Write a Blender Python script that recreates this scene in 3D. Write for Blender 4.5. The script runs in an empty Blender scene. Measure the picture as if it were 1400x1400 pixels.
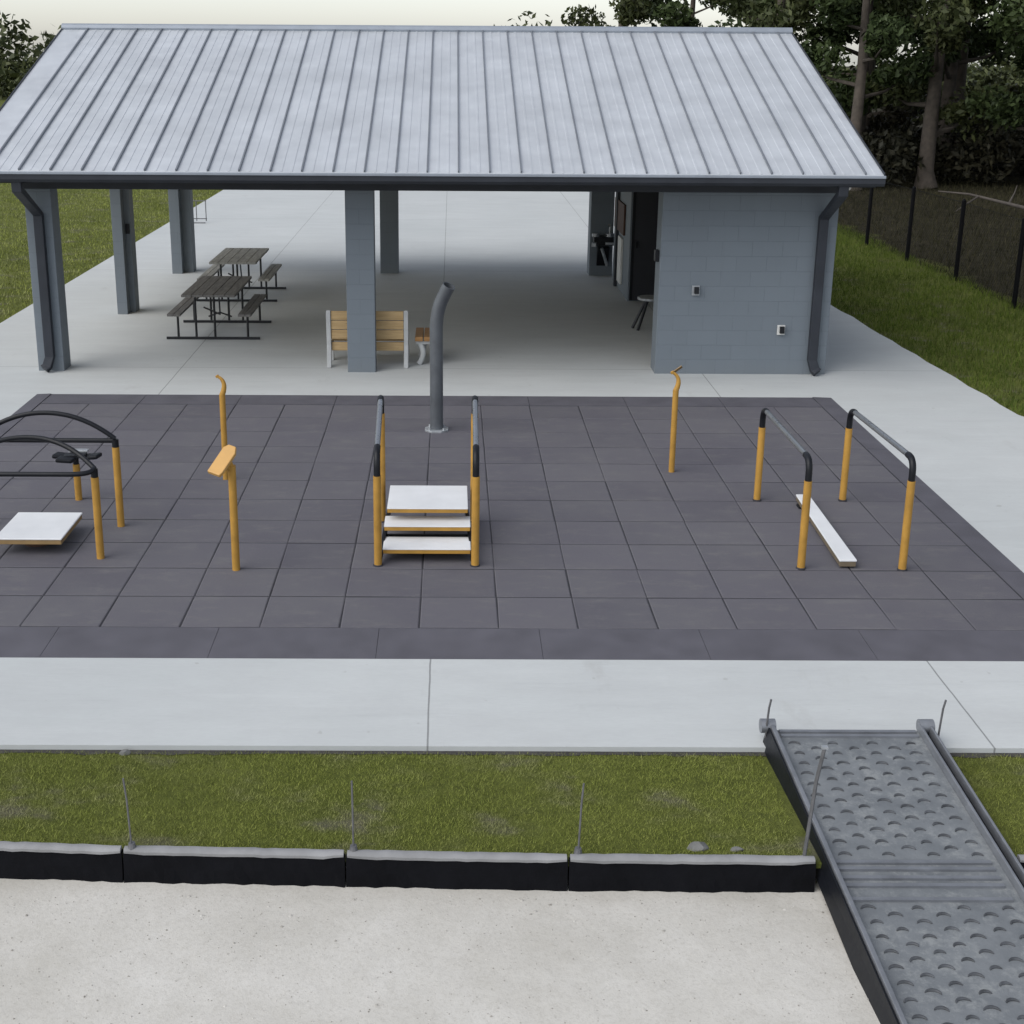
import bpy, bmesh, math, random
import numpy as np
from mathutils import Vector, Matrix
C = bpy.context.scene.collection
S = 0.61                                   # one rubber tile = 0.61 m; builders take tile units
R = math.radians
rnd = random.Random(7)
ORG = {}                                   # origin of each thing (tile units)

# ------------------------------------------------------------------ materials
def nt(name):
    m = bpy.data.materials.new(name); m.use_nodes = True
    n = m.node_tree.nodes; l = m.node_tree.links
    return m, n, l, n['Principled BSDF']
def mixc(n, l, fac, a, b, mode='MIX'):
    x = n.new('ShaderNodeMix'); x.data_type = 'RGBA'; x.blend_type = mode
    for sock, v in ((0, fac), (6, a), (7, b)):
        if isinstance(v, bpy.types.NodeSocket): l.new(v, x.inputs[sock])
        elif sock == 0: x.inputs[0].default_value = v
        else: x.inputs[sock].default_value = (*v, 1)
    return x.outputs[2]
def math_(n, l, op, a, b=None, c=None, clamp=False):
    x = n.new('ShaderNodeMath'); x.operation = op; x.use_clamp = clamp
    for i, v in enumerate((a, b, c)):
        if v is None: continue
        if isinstance(v, bpy.types.NodeSocket): l.new(v, x.inputs[i])
        else: x.inputs[i].default_value = v
    return x.outputs[0]
def noise(n, l, vec, scale, detail=4, rough=.55, stretch=None):
    if stretch:
        mp = n.new('ShaderNodeMapping'); mp.inputs['Scale'].default_value = stretch
        l.new(vec, mp.inputs[0]); vec = mp.outputs[0]
    t = n.new('ShaderNodeTexNoise'); t.inputs['Scale'].default_value = scale
    t.inputs['Detail'].default_value = detail; t.inputs['Roughness'].default_value = rough
    l.new(vec, t.inputs['Vector']); return t.outputs['Fac']
def ramp(n, l, fac, a, b):
    r = n.new('ShaderNodeMapRange'); r.inputs[1].default_value = a; r.inputs[2].default_value = b
    l.new(fac, r.inputs[0]); return r.outputs[0]
def bump(n, l, bs, h, strength, dist):
    b = n.new('ShaderNodeBump'); b.inputs['Strength'].default_value = strength; b.inputs['Distance'].default_value = dist
    l.new(h, b.inputs['Height']); l.new(b.outputs[0], bs.inputs['Normal'])
def simple(name, col, rough=.6, metal=0., var=.12, scale=6., bmp=.0, bscale=60., spec=.5, stretch=None):
    m, n, l, bs = nt(name)
    tc = n.new('ShaderNodeTexCoord').outputs['Object']
    f = ramp(n, l, noise(n, l, tc, scale, 5, .6, stretch), .3, .7)
    d = tuple(max(0, c*(1-var)) for c in col); u = tuple(min(1, c*(1+var)) for c in col)
    l.new(mixc(n, l, f, d, u), bs.inputs['Base Color'])
    bs.inputs['Metallic'].default_value = metal
    bs.inputs['Specular IOR Level'].default_value = spec
    f2 = noise(n, l, tc, scale*4, 3)
    l.new(math_(n, l, 'MULTIPLY_ADD', f2, .25, rough-.125), bs.inputs['Roughness'])
    if bmp: bump(n, l, bs, noise(n, l, tc, bscale, 3), bmp, .01)
    return m
def pos(n): return n.new('ShaderNodeNewGeometry').outputs['Position']
def line(n, l, v, period, off, w):
    """1 on thin lines repeated every `period` metres"""
    a = math_(n, l, 'SUBTRACT', v, off-period*.5)
    a = math_(n, l, 'PINGPONG', math_(n, l, 'ADD', a, period*.5), period*.5)
    return math_(n, l, 'LESS_THAN', a, w)

def concrete_mat():
    m, n, l, bs = nt('broom_finished_concrete')
    p = pos(n); sx = n.new('ShaderNodeSeparateXYZ'); l.new(p, sx.inputs[0])
    big = ramp(n, l, noise(n, l, p, .35, 6, .6), .3, .7)
    mid = ramp(n, l, noise(n, l, p, 1.6, 6, .65, (.6, 1.6, 1)), .35, .7)
    fine = noise(n, l, p, 45, 3, .7, (.35, 1.4, 1))
    c = mixc(n, l, big, (.465, .487, .484), (.53, .548, .543))
    c = mixc(n, l, math_(n, l, 'MULTIPLY', mid, .35), c, (.40, .405, .405))
    tr = noise(n, l, p, 2.4, 7, .72, (.22, 2.2, 1))
    c = mixc(n, l, math_(n, l, 'MULTIPLY', ramp(n, l, tr, .54, .72), .4), c, (.56, .575, .57))
    c = mixc(n, l, math_(n, l, 'MULTIPLY', ramp(n, l, tr, .44, .30), .35), c, (.385, .40, .40))
    st = ramp(n, l, noise(n, l, p, .9, 8, .7, (1.2, .5, 1)), .62, .72)
    c = mixc(n, l, math_(n, l, 'MULTIPLY', st, .28), c, (.31, .30, .285))
    c = mixc(n, l, math_(n, l, 'MULTIPLY', ramp(n, l, fine, .35, .65), .14), c, (.36, .365, .37))
    pt = ramp(n, l, noise(n, l, p, 9, 2, .4), .74, .78)
    c = mixc(n, l, math_(n, l, 'MULTIPLY', pt, .30), c, (.25, .24, .22))
    wob = math_(n, l, 'MULTIPLY', math_(n, l, 'SUBTRACT', noise(n, l, p, 3, 3), .5), .012)
    jx = line(n, l, math_(n, l, 'ADD', sx.outputs[0], wob), 5.92*S, .155*S, .006)
    jy = line(n, l, math_(n, l, 'ADD', sx.outputs[1], wob), 14.2*S, 14.35*S, .006)
    j = math_(n, l, 'MAXIMUM', jx, jy)
    c = mixc(n, l, math_(n, l, 'MULTIPLY', j, .62), c, (.10, .10, .10))
    l.new(c, bs.inputs['Base Color']); bs.inputs['Roughness'].default_value = .82
    bs.inputs['Specular IOR Level'].default_value = .3
    h = math_(n, l, 'SUBTRACT', math_(n, l, 'MULTIPLY', fine, .25), j)
    bump(n, l, bs, h, .25, .006)
    return m
def rubber_mat():
    m, n, l, bs = nt('dark_rubber_tiles')
    p = pos(n); mp = n.new('ShaderNodeMapping'); mp.inputs['Scale'].default_value = (1/S, 1/S, 0); l.new(p, mp.inputs[0])
    fl = n.new('ShaderNodeVectorMath'); fl.operation = 'FLOOR'; l.new(mp.outputs[0], fl.inputs[0])
    wn = n.new('ShaderNodeTexWhiteNoise'); wn.noise_dimensions = '2D'; l.new(fl.outputs[0], wn.inputs['Vector'])
    c = mixc(n, l, wn.outputs['Value'], (.097, .092, .110), (.127, .121, .139))
    big = ramp(n, l, noise(n, l, p, .8, 7, .68), .38, .68)
    c = mixc(n, l, math_(n, l, 'MULTIPLY', big, .7), c, (.142, .138, .146))
    gr = noise(n, l, p, 240, 2, .8)
    c = mixc(n, l, math_(n, l, 'MULTIPLY', ramp(n, l, gr, .35, .7), .35), c, (.055, .056, .066))
    sc = ramp(n, l, noise(n, l, p, 5, 7, .78, (.5, 1.2, 1)), .52, .74)
    c = mixc(n, l, math_(n, l, 'MULTIPLY', sc, .6), c, (.17, .165, .16))
    sp = ramp(n, l, noise(n, l, p, 130, 1, .4), .70, .74)
    c = mixc(n, l, math_(n, l, 'MULTIPLY', sp, .35), c, (.21, .20, .20))
    l.new(c, bs.inputs['Base Color']); bs.inputs['Roughness'].default_value = .78
    bs.inputs['Specular IOR Level'].default_value = .35
    bump(n, l, bs, gr, .55, .004)
    return m
def block_mat():
    m, n, l, bs = nt('painted_concrete_block')
    p = pos(n); sx = n.new('ShaderNodeSeparateXYZ'); l.new(p, sx.inputs[0])
    cb = n.new('ShaderNodeCombineXYZ')
    l.new(math_(n, l, 'ADD', sx.outputs[0], sx.outputs[1]), cb.inputs[0]); l.new(math_(n, l, 'ADD', sx.outputs[2], .012), cb.inputs[1])
    bk = n.new('ShaderNodeTexBrick'); l.new(cb.outputs[0], bk.inputs['Vector'])
    for k, v in (('Scale', 1), ('Mortar Size', .0045), ('Mortar Smooth', .5), ('Brick Width', .406), ('Row Height', .2032), ('Bias', 0)): bk.inputs[k].default_value = v
    bk.inputs['Color1'].default_value = (.149, .175, .202, 1); bk.inputs['Color2'].default_value = (.154, .181, .208, 1)
    bk.inputs['Mortar'].default_value = (.145, .171, .197, 1)
    d = ramp(n, l, noise(n, l, p, 1.3, 6, .65), .35, .7)
    c = mixc(n, l, math_(n, l, 'MULTIPLY', d, .22), bk.outputs['Color'], (.12, .14, .16))
    vis = ramp(n, l, noise(n, l, p, 1.1, 3, .6, (1, 1, 3)), .42, .66)
    c = mixc(n, l, math_(n, l, 'MULTIPLY', math_(n, l, 'MULTIPLY', bk.outputs['Fac'], vis), .32), c, (.075, .095, .118))
    streak = ramp(n, l, noise(n, l, p, 3.5, 5, .7, (1.6, 1.6, .12)), .55, .75)
    c = mixc(n, l, math_(n, l, 'MULTIPLY', streak, .16), c, (.10, .115, .13))
    low = math_(n, l, 'MULTIPLY', ramp(n, l, math_(n, l, 'ADD', sx.outputs[2], math_(n, l, 'MULTIPLY', noise(n, l, p, 4, 4), .25)), .34, .10), .35)
    c = mixc(n, l, low, c, (.17, .185, .195))
    l.new(c, bs.inputs['Base Color']); bs.inputs['Roughness'].default_value = .62
    h = math_(n, l, 'SUBTRACT', math_(n, l, 'MULTIPLY', noise(n, l, p, 90, 3, .7), .25), bk.outputs['Fac'])
    bump(n, l, bs, h, .45, .006)
    return m
def ground_mat():
    m, n, l, bs = nt('turf_and_soil')
    p = pos(n); sx = n.new('ShaderNodeSeparateXYZ'); l.new(p, sx.inputs[0])
    a = ramp(n, l, noise(n, l, p, .5, 8, .7), .35, .65)
    c = mixc(n, l, a, (.095, .112, .024), (.14, .155, .042))
    f = ramp(n, l, noise(n, l, p, 14, 5, .7), .4, .7)
    c = mixc(n, l, math_(n, l, 'MULTIPLY', f, .5), c, (.030, .037, .012))
    b = ramp(n, l, noise(n, l, p, 1.4, 5, .65, (1, 1.6, 1)), .57, .68)
    c = mixc(n, l, math_(n, l, 'MULTIPLY', b, .75), c, (.13, .12, .095))
    # beyond the fence: leaf litter and dead weeds
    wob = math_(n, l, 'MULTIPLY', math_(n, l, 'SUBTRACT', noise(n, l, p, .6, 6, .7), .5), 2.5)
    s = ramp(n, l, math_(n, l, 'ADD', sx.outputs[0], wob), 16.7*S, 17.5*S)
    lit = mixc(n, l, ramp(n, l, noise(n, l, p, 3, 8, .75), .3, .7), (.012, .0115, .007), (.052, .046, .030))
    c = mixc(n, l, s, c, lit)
    l.new(c, bs.inputs['Base Color']); bs.inputs['Roughness'].default_value = .95; bs.inputs['Specular IOR Level'].default_value = .1
    bump(n, l, bs, noise(n, l, p, 25, 6, .75), .8, .03)
    return m
def blade_mat(name, dark, light, dry):
    m, n, l, bs = nt(name)
    p = pos(n); at = n.new('ShaderNodeAttribute'); at.attribute_name = 'tint'
    c = mixc(n, l, at.outputs['Fac'], dark, light)
    b = ramp(n, l, noise(n, l, p, 1.4, 5, .65, (1, 1.6, 1)), .50, .68)
    c = mixc(n, l, math_(n, l, 'MULTIPLY', b, .7), c, dry)
    g = ramp(n, l, noise(n, l, p, .45, 4, .6), .45, .65)
    c = mixc(n, l, math_(n, l, 'MULTIPLY', g, .45), c, tuple(x*.62 for x in dark))
    l.new(c, bs.inputs['Base Color']); bs.inputs['Roughness'].default_value = .75; bs.inputs['Specular IOR Level'].default_value = .15
    return m
def wood_mat(name, a, b):
    m, n, l, bs = nt(name)
    tc = n.new('ShaderNodeTexCoord').outputs['Object']
    f = ramp(n, l, noise(n, l, tc, 9, 6, .65, (.35, 4, 5)), .3, .72)
    c = mixc(n, l, f, a, b)
    k = ramp(n, l, noise(n, l, tc, 5, 2, .5, (1, 2, 2)), .7, .76)
    c = mixc(n, l, math_(n, l, 'MULTIPLY', k, .5), c, tuple(x*.45 for x in a))
    l.new(c, bs.inputs['Base Color']); bs.inputs['Roughness'].default_value = .65
    bump(n, l, bs, f, .15, .004)
    return m
def sand_mat():
    m, n, l, bs = nt('pale_sand')
    p = pos(n)
    c = mixc(n, l, ramp(n, l, noise(n, l, p, .9, 8, .7), .3, .7), (.46, .44, .395), (.62, .60, .56))
    damp = ramp(n, l, noise(n, l, p, .55, 6, .68, (.5, 1.3, 1)), .54, .70)
    c = mixc(n, l, math_(n, l, 'MULTIPLY', damp, .55), c, (.34, .315, .27))
    c = mixc(n, l, math_(n, l, 'MULTIPLY', ramp(n, l, noise(n, l, p, 55, 4, .75), .48, .72), .4), c, (.33, .31, .27))
    c = mixc(n, l, math_(n, l, 'MULTIPLY', ramp(n, l, noise(n, l, p, 6, 8, .75), .58, .72), .35), c, (.40, .38, .34))
    l.new(c, bs.inputs['Base Color']); bs.inputs['Roughness'].default_value = .95; bs.inputs['Specular IOR Level'].default_value = .1
    h = math_(n, l, 'ADD', noise(n, l, p, 2.2, 7, .62), math_(n, l, 'MULTIPLY', noise(n, l, p, 110, 3, .7), .10))
    bump(n, l, bs, h, .35, .04)
    return m
M = dict(
    concrete=concrete_mat(), rubber=rubber_mat(), block=block_mat(), ground=ground_mat(), sand=sand_mat(),
    gap=simple('dark_seam_rubber', (.028, .028, .034), .9, var=.2),  # dark rubber of the mat base and the foot rings
    border=simple('rubber_edge', (.096, .093, .109), .74, var=.16, scale=3, bmp=.4, bscale=220, spec=.35),
    roof=simple('galvanised_roof_sheet', (.66, .68, .70), .42, .55, .10, 1.2),
    seam=simple('roof_seam_metal', (.20, .215, .24), .5, .4, .12, 3),
    charcoal=simple('charcoal_painted_metal', (.030, .034, .043), .55, .0, .14, 3, spec=.3),
    lip=simple('grey_gutter_lip', (.27, .30, .345), .45, .2, .1, 3),
    soffit=simple('pale_timber_ceiling', (.66, .54, .37), .7, 0, .08, 2),
    post=simple('ochre_powder_coat', (.405, .222, .045), .52, 0, .20, 5, .06, 40, .28),
    board=simple('ochre_plastic_board', (.54, .31, .095), .5, 0, .08, 5),
    edge=simple('tan_board_edge', (.27, .175, .075), .6, 0, .15, 9),
    white=simple('white_textured_deck', (.70, .71, .72), .55, 0, .05, 4, .12, 160),
    dullcore=simple('dull_board_core', (.15, .118, .078), .7, 0, .2, 9),
    black=simple('black_rubber_grip', (.006, .007, .010), .45, 0, .25, 8, spec=.3),
    steel=simple('brushed_steel_tube', (.30, .315, .335), .3, .75, .1, 6),
    pipe=simple('dark_grey_steel', (.115, .125, .138), .42, .35, .16, 4),
    galv=simple('galvanised_plate', (.42, .44, .46), .5, .6, .2, 9),
    tabletop=simple('weathered_grey_plank', (.15, .143, .135), .75, 0, .35, 7, .15, 40, stretch=(4, .5, 2)),
    tabletop2=simple('pale_weathered_plank', (.33, .325, .30), .75, 0, .3, 7, .15, 40, stretch=(4, .5, 2)),
    frame=simple('black_tube_frame', (.014, .015, .018), .45, .2, .2, 8),
    pine=wood_mat('golden_pine_board', (.36, .235, .105), (.52, .37, .19)),
    redwood=wood_mat('orange_brown_slats', (.23, .115, .035), (.36, .19, .065)),
    paleleg=simple('pale_grey_leg', (.43, .44, .44), .7, 0, .12, 6),
    door=simple('dark_steel_door', (.022, .023, .03), .5, 0, .12, 2),
    brown=simple('brown_notice_board', (.075, .035, .022), .7, 0, .2, 8),
    pwhite=simple('off_white_plastic', (.62, .62, .60), .5, 0, .06, 6),
    alu=simple('ramp_aluminium', (.215, .225, .245), .5, .45, .22, 4, .1, 30),
    ramp=simple('worn_grey_tread', (.175, .187, .207), .6, .25, .34, 3.2, .2, 45),
    cap=simple('grey_fabric_cap', (.235, .235, .24), .8, 0, .25, 3, .3, 20),
    fabric=simple('black_silt_fabric', (.006, .0062, .008), .8, 0, .3, 4, .4, 25, .08),
    rod=simple('dull_steel_rod', (.14, .14, .148), .55, .4, .25, 12),
    vinyl=simple('black_vinyl_wire', (.005, .005, .006), .6, 0, .2, 6, spec=.08),
    soil=simple('damp_dark_soil', (.045, .042, .038), .95, 0, .4, 12, .6, 40),
    tread_shade=simple('shade_dark_tread_metal', (.062, .066, .073), .6, .1, .5, 14),  # darker than the deck: the treads' shaded undersides put into their colour
    bark=simple('grey_brown_bark', (.075, .062, .050), .9, 0, .35, 5, .7, 14),
    dead=simple('bleached_dead_wood', (.070, .060, .052), .9, 0, .25, 6, .4, 20),
    rock=simple('grey_broken_concrete', (.15, .15, .145), .9, 0, .3, 9, .6, 25),
    turf=blade_mat('lawn_blades', (.155, .19, .034), (.32, .345, .09), (.33, .305, .20)),
    shade_turf=blade_mat('shade_darkened_green_blades', (.050, .082, .012), (.125, .165, .026), (.16, .15, .07)),  # deeper green, and darkened further to carry the right lawn's shade
    weeds=blade_mat('dry_weeds', (.018, .020, .008), (.060, .054, .028), (.070, .058, .036)),
)
def ramp_mat():
    m, n, l, bs = nt('worn_grey_tread_plate')
    p = pos(n)
    c = mixc(n, l, ramp(n, l, noise(n, l, p, 5, 7, .7), .3, .7), (.140, .152, .163), (.215, .228, .238))
    c = mixc(n, l, math_(n, l, 'MULTIPLY', ramp(n, l, noise(n, l, p, 7, 8, .78), .50, .64), .6), c, (.33, .34, .335))
    c = mixc(n, l, math_(n, l, 'MULTIPLY', ramp(n, l, noise(n, l, p, 40, 5, .8, (2.5, .4, 1)), .60, .72), .4), c, (.07, .073, .08))
    l.new(c, bs.inputs['Base Color']); bs.inputs['Metallic'].default_value = .2; bs.inputs['Roughness'].default_value = .6
    bump(n, l, bs, noise(n, l, p, 60, 4, .7), .3, .006)
    return m
M['ramp'] = ramp_mat()
def leaf_mat(name, a, b):
    m, n, l, bs = nt(name)
    at = n.new('ShaderNodeAttribute'); at.attribute_name = 'tint'
    l.new(mixc(n, l, at.outputs['Fac'], a, b), bs.inputs['Base Color'])
    bs.inputs['Roughness'].default_value = .6; bs.inputs['Specular IOR Level'].default_value = .25
    return m
M['pebble'] = leaf_mat('mixed_pebbles', (.24, .225, .195), (.56, .54, .50))
M['leafA'] = leaf_mat('dark_oak_leaves', (.018, .030, .010), (.055, .078, .024))
M['leafB'] = leaf_mat('olive_leaves', (.026, .036, .012), (.075, .085, .030))
M['leafC'] = leaf_mat('brown_green_understory', (.013, .014, .008), (.040, .036, .020))

# ------------------------------------------------------------------ builders
class MB:
    def __init__(s): s.v = []; s.f = []; s.mi = []; s.cur = 0
    def add(s, vs, fs):
        b = len(s.v); s.v += [tuple(v) for v in vs]; s.f += [tuple(b+i for i in f) for f in fs]; s.mi += [s.cur]*len(fs); return s
    def box(s, x0, x1, y0, y1, z0, z1):
        return s.add([(x0,y0,z0),(x1,y0,z0),(x1,y1,z0),(x0,y1,z0),(x0,y0,z1),(x1,y0,z1),(x1,y1,z1),(x0,y1,z1)],
            [(3,2,1,0),(4,5,6,7),(0,1,5,4),(1,2,6,5),(2,3,7,6),(3,0,4,7)])
    def obox(s, c, ax, ay, az):            # box from centre and three half-axis vectors
        c, ax, ay, az = map(Vector, (c, ax, ay, az)); vs = []
        for sz in (-1, 1):
            for sx, sy in ((-1,-1),(1,-1),(1,1),(-1,1)): vs.append(c+ax*sx+ay*sy+az*sz)
        fl = [(3,2,1,0),(4,5,6,7),(0,1,5,4),(1,2,6,5),(2,3,7,6),(3,0,4,7)]
        return s.add(vs, fl)
    def bar(s, a, b, w, h, up=(0,0,1)):    # rectangular bar a->b
        a, b = Vector(a), Vector(b); d = (b-a); L = d.length; d.normalize()
        u = Vector(up); sd = d.cross(u)
        if sd.length < 1e-4: sd = d.cross(Vector((1,0,0)))
        sd.normalize(); u = sd.cross(d)
        return s.obox((a+b)/2, d*L/2, sd*w/2, u*h/2)
    def prism(s, poly, n):                 # polygon (list of 3D points, planar) extruded by vector n
        k = len(poly); P = [Vector(q) for q in poly]; n = Vector(n)
        vs = P+[q+n for q in P]
        fs = [tuple(reversed(range(k))), tuple(range(k, 2*k))]+[(i, (i+1) % k, k+(i+1) % k, k+i) for i in range(k)]
        return s.add(vs, fs)
    def tube(s, path, r, seg=12, cap=True, hollow=0):
        P = [Vector(q) for q in path]; rs = r if isinstance(r, (list, tuple)) else [r]*len(P)
        t0 = (P[1]-P[0]).normalized(); nrm = t0.orthogonal().normalized(); vs = []; fs = []
        for i, q in enumerate(P):
            t = (P[min(i+1, len(P)-1)]-P[max(i-1, 0)]).normalized()
            nrm = (nrm-t*nrm.dot(t)).normalized(); bi = t.cross(nrm)
            for k in range(seg):
                a = 2*math.pi*k/seg; vs.append(q+(nrm*math.cos(a)+bi*math.sin(a))*rs[i])
        for i in range(len(P)-1):
            for k in range(seg):
                fs.append((i*seg+k, i*seg+(k+1) % seg, (i+1)*seg+(k+1) % seg, (i+1)*seg+k))
        if cap:
            fs.append(tuple(reversed(range(seg))))
            if not hollow: fs.append(tuple((len(P)-1)*seg+k for k in range(seg)))
            else:
                b = len(vs); e = P[-1]; t = (P[-1]-P[-2]).normalized()
                for k in range(seg): vs.append(e+(vs[(len(P)-1)*seg+k]-e)*hollow)
                for k in range(seg): vs.append(vs[b+k]-t*hollow*rs[-1]*3)
                o = (len(P)-1)*seg
                for k in range(seg):
                    k2 = (k+1) % seg
                    fs.append((o+k, o+k2, b+k2, b+k)); fs.append((b+k, b+k2, b+seg+k2, b+seg+k))
                fs.append(tuple(b+seg+k for k in range(seg)))
        return s.add(vs, fs)
    def cyl(s, c, r, z0, z1, seg=16): return s.tube([(c[0], c[1], z0), (c[0], c[1], z1)], r, seg)
    def build(s, name, mats, parent=None, org=None, bevel=0, smooth=False):
        o0 = Vector(org if org is not None else (ORG[parent.name] if parent else (0,0,0)))
        me = bpy.data.meshes.new(name)
        me.from_pydata([tuple((Vector(v)-o0)*S) for v in s.v], [], s.f)
        mats = mats if isinstance(mats, (list, tuple)) else [mats]
        for m in mats: me.materials.append(m)
        if len(mats) > 1: me.polygons.foreach_set('material_index', s.mi)
        bm = bmesh.new(); bm.from_mesh(me); bmesh.ops.recalc_face_normals(bm, faces=bm.faces); bm.to_mesh(me); bm.free()
        if smooth:
            me.polygons.foreach_set('use_smooth', [True]*len(me.polygons))
            me.set_sharp_from_angle(angle=R(40))
        o = bpy.data.objects.new(name, me); C.objects.link(o)
        if parent: o.parent = parent
        else: o.location = o0*S
        ORG[o.name] = o0
        if bevel:
            b = o.modifiers.new('soft_edge', 'BEVEL'); b.width = bevel; b.segments = 2; b.limit_method = 'ANGLE'; b.angle_limit = R(40)
        return o
def thing(name, label, cat, org, group=None):
    o = bpy.data.objects.new(name, None); C.objects.link(o); o.empty_display_size = .2
    o.location = Vector(org)*S; ORG[o.name] = Vector(org); return tag(o, label, cat, group)
def tag(o, label, cat, group=None, kind=None):
    o['label'] = label; o['category'] = cat
    if group: o['group'] = group
    if kind: o['kind'] = kind
    return o
def struct(o): o['kind'] = 'structure'; return o
def copy_thing(root, org, label=None, rz=0, sc=1):
    r = root.copy(); C.objects.link(r); r.location = Vector(org)*S; r.rotation_euler.z = rz; r.scale = (sc, sc, sc)
    if label: r['label'] = label
    for ch in root.children:
        c = ch.copy(); C.objects.link(c); c.parent = r
        for g in ch.children:
            d = g.copy(); C.objects.link(d); d.parent = c
    return r
def arc(p0, pm, p1, n=10):                 # quadratic curve points
    p0, pm, p1 = map(Vector, (p0, pm, p1))
    return [p0*(1-t)**2+pm*2*t*(1-t)+p1*t*t for t in [i/n for i in range(n+1)]]
def fast_mesh(name, verts, tri, tint, mat):
    me = bpy.data.meshes.new(name); nv = len(verts); nf = len(tri)
    me.vertices.add(nv); me.vertices.foreach_set('co', np.ascontiguousarray(verts, np.float32).ravel())
    k = tri.shape[1]
    me.loops.add(nf*k); me.loops.foreach_set('vertex_index', np.ascontiguousarray(tri, np.int32).ravel())
    me.polygons.add(nf); me.polygons.foreach_set('loop_start', np.arange(0, nf*k, k, dtype=np.int32))
    me.polygons.foreach_set('loop_total', np.full(nf, k, np.int32))
    a = me.attributes.new('tint', 'FLOAT', 'POINT'); a.data.foreach_set('value', np.ascontiguousarray(tint, np.float32))
    me.materials.append(mat); me.update(calc_edges=True)
    o = bpy.data.objects.new(name, me); C.objects.link(o); return o

# ------------------------------------------------------------------ setting
ZC = -.012; ZG = -.075; ZL = -.34
CE = (11.85, 11.5)
m = MB()                                    # concrete pad: a slab with a little ragged right edge
ys = [-2.95+i*1.0 for i in range(0, 79)]
edge = [(-11.55, -2.95), (24, -2.95), (24, -.2), (19, 1.8), (15.6, 4.2), (13.4, 7.0), (12.15, 9.6)]
edge += [(11.85-(y-10)*.036+rnd.uniform(-.05, .05), y) for y in [10.5+i*.8 for i in range(0, 55)]]
edge += [(9.9, 75), (-11.55, 75)]
m.prism([(x, y, ZC-.16) for x, y in edge], (0, 0, .16))
struct(m.build('concrete_pavement', M['concrete']))
CURB = [(-6.6, -4.66), (-4.58, -4.70), (-2.575, -4.80), (-.551, -4.86), (1.461, -4.91), (3.50, -4.93), (5.62, -4.90), (7.9, -4.95)]
m = MB(); m.prism([(-400, -4.64, ZG-.05)]+[(x, y, ZG-.05) for x, y in CURB]+[(900, -4.95, ZG-.05), (900, 900, ZG-.05), (-400, 900, ZG-.05)], (0, 0, .05)); struct(m.build('ground', M['ground']))
m = MB(); m.box(-400, 900, -300, -4.6, ZL-.05, ZL); struct(m.build('sandy_ground', M['sand']))
m = MB(); P = [(-11.5+i*.15, -2.952) for i in range(0, 240)]; Q = [(x, y-.055-abs(rnd.gauss(0, .022))) for x, y in P]
for i in range(len(P)-1):
    m.add([(*Q[i], ZG+.006), (*Q[i+1], ZG+.006), (*P[i+1], ZG+.010), (*P[i], ZG+.010)], [(0, 1, 2, 3)])
struct(m.build('soil', M['soil']))
# rubber mat
m = MB()
m.box(-8.31, 8.40, -.87, 11.82, ZC+.001, -.017)
struct(m.build('rubber_surface_base', M['gap']))
m = MB()
for i in range(-8, 8):
    for j in range(0, 11):
        gx = .0080; gy = .0140; b = .014
        w = [rnd.uniform(-.006, .006) for _ in range(8)]; z = rnd.uniform(-.002, .002); t = [z+rnd.uniform(-.002, .002) for _ in range(4)]
        x0, x1, y0, y1 = i+gx, i+1-gx, j+gy, j+1-gy
        lo = [(x0+w[0], y0+w[1], -.02), (x1+w[2], y0+w[3], -.02), (x1+w[4], y1+w[5], -.02), (x0+w[6], y1+w[7], -.02)]
        a = [(x0+w[0], y0+w[1], t[0]-.006), (x1+w[2], y0+w[3], t[1]-.006), (x1+w[4], y1+w[5], t[2]-.006), (x0+w[6], y1+w[7], t[3]-.006)]
        c = [(x0+w[0]+b, y0+w[1]+b, t[0]), (x1+w[2]-b, y0+w[3]+b, t[1]), (x1+w[4]-b, y1+w[5]-b, t[2]), (x0+w[6]+b, y1+w[7]-b, t[3])]
        fs = [(8, 9, 10, 11)]
        for k in range(4):
            k2 = (k+1) % 4; fs += [(k, k2, 4+k2, 4+k), (4+k, 4+k2, 8+k2, 8+k)]
        m.add(lo+a+c, fs)
struct(m.build('rubber_tiles', M['rubber']))
m = MB()
for k in range(-4, 4):                      # sloped edging, two tiles to a piece
    x0, x1 = k*2-.5+.003, k*2+1.5-.003
    x0 = max(x0, -8.31); 
    if k == 3: x1 = 8.40
    for (ya, yb, za, zb) in ((-.87, -.018, -.0135, .003),):
        m.add([(x0, ya, -.018), (x1, ya, -.018), (x1, yb, -.018), (x0, yb, -.018), (x0, ya, za+.004), (x1, ya, za+.004), (x1, yb, zb), (x0, yb, zb)],
              [(3,2,1,0),(4,5,6,7),(0,1,5,4),(1,2,6,5),(2,3,7,6),(3,0,4,7)])
    x0, x1 = max(k*2, -8.31)+.006, (k+1)*2-.006
    m.add([(x0, 11.012, -.018), (x1, 11.012, -.018), (x1, 11.82, -.018), (x0, 11.82, -.018), (x0, 11.012, .001), (x1, 11.012, .001), (x1, 11.82, -.010), (x0, 11.82, -.010)],
          [(3,2,1,0),(4,5,6,7),(0,1,5,4),(1,2,6,5),(2,3,7,6),(3,0,4,7)])
for k in range(0, 6):
    y0, y1 = k*2+.006, min(k*2+2, 11.82)-.006
    for (xa, xb, za, zb) in ((8.012, 8.40, .002, -.010), (-8.31, -8.012, -.010, .002)):
        m.add([(xa, y0, -.018), (xb, y0, -.018), (xb, y1, -.018), (xa, y1, -.018), (xa, y0, za), (xb, y0, zb), (xb, y1, zb), (xa, y1, za)],
              [(3,2,1,0),(4,5,6,7),(0,1,5,4),(1,2,6,5),(2,3,7,6),(3,0,4,7)])
struct(m.build('rubber_edging', M['border']))

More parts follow.
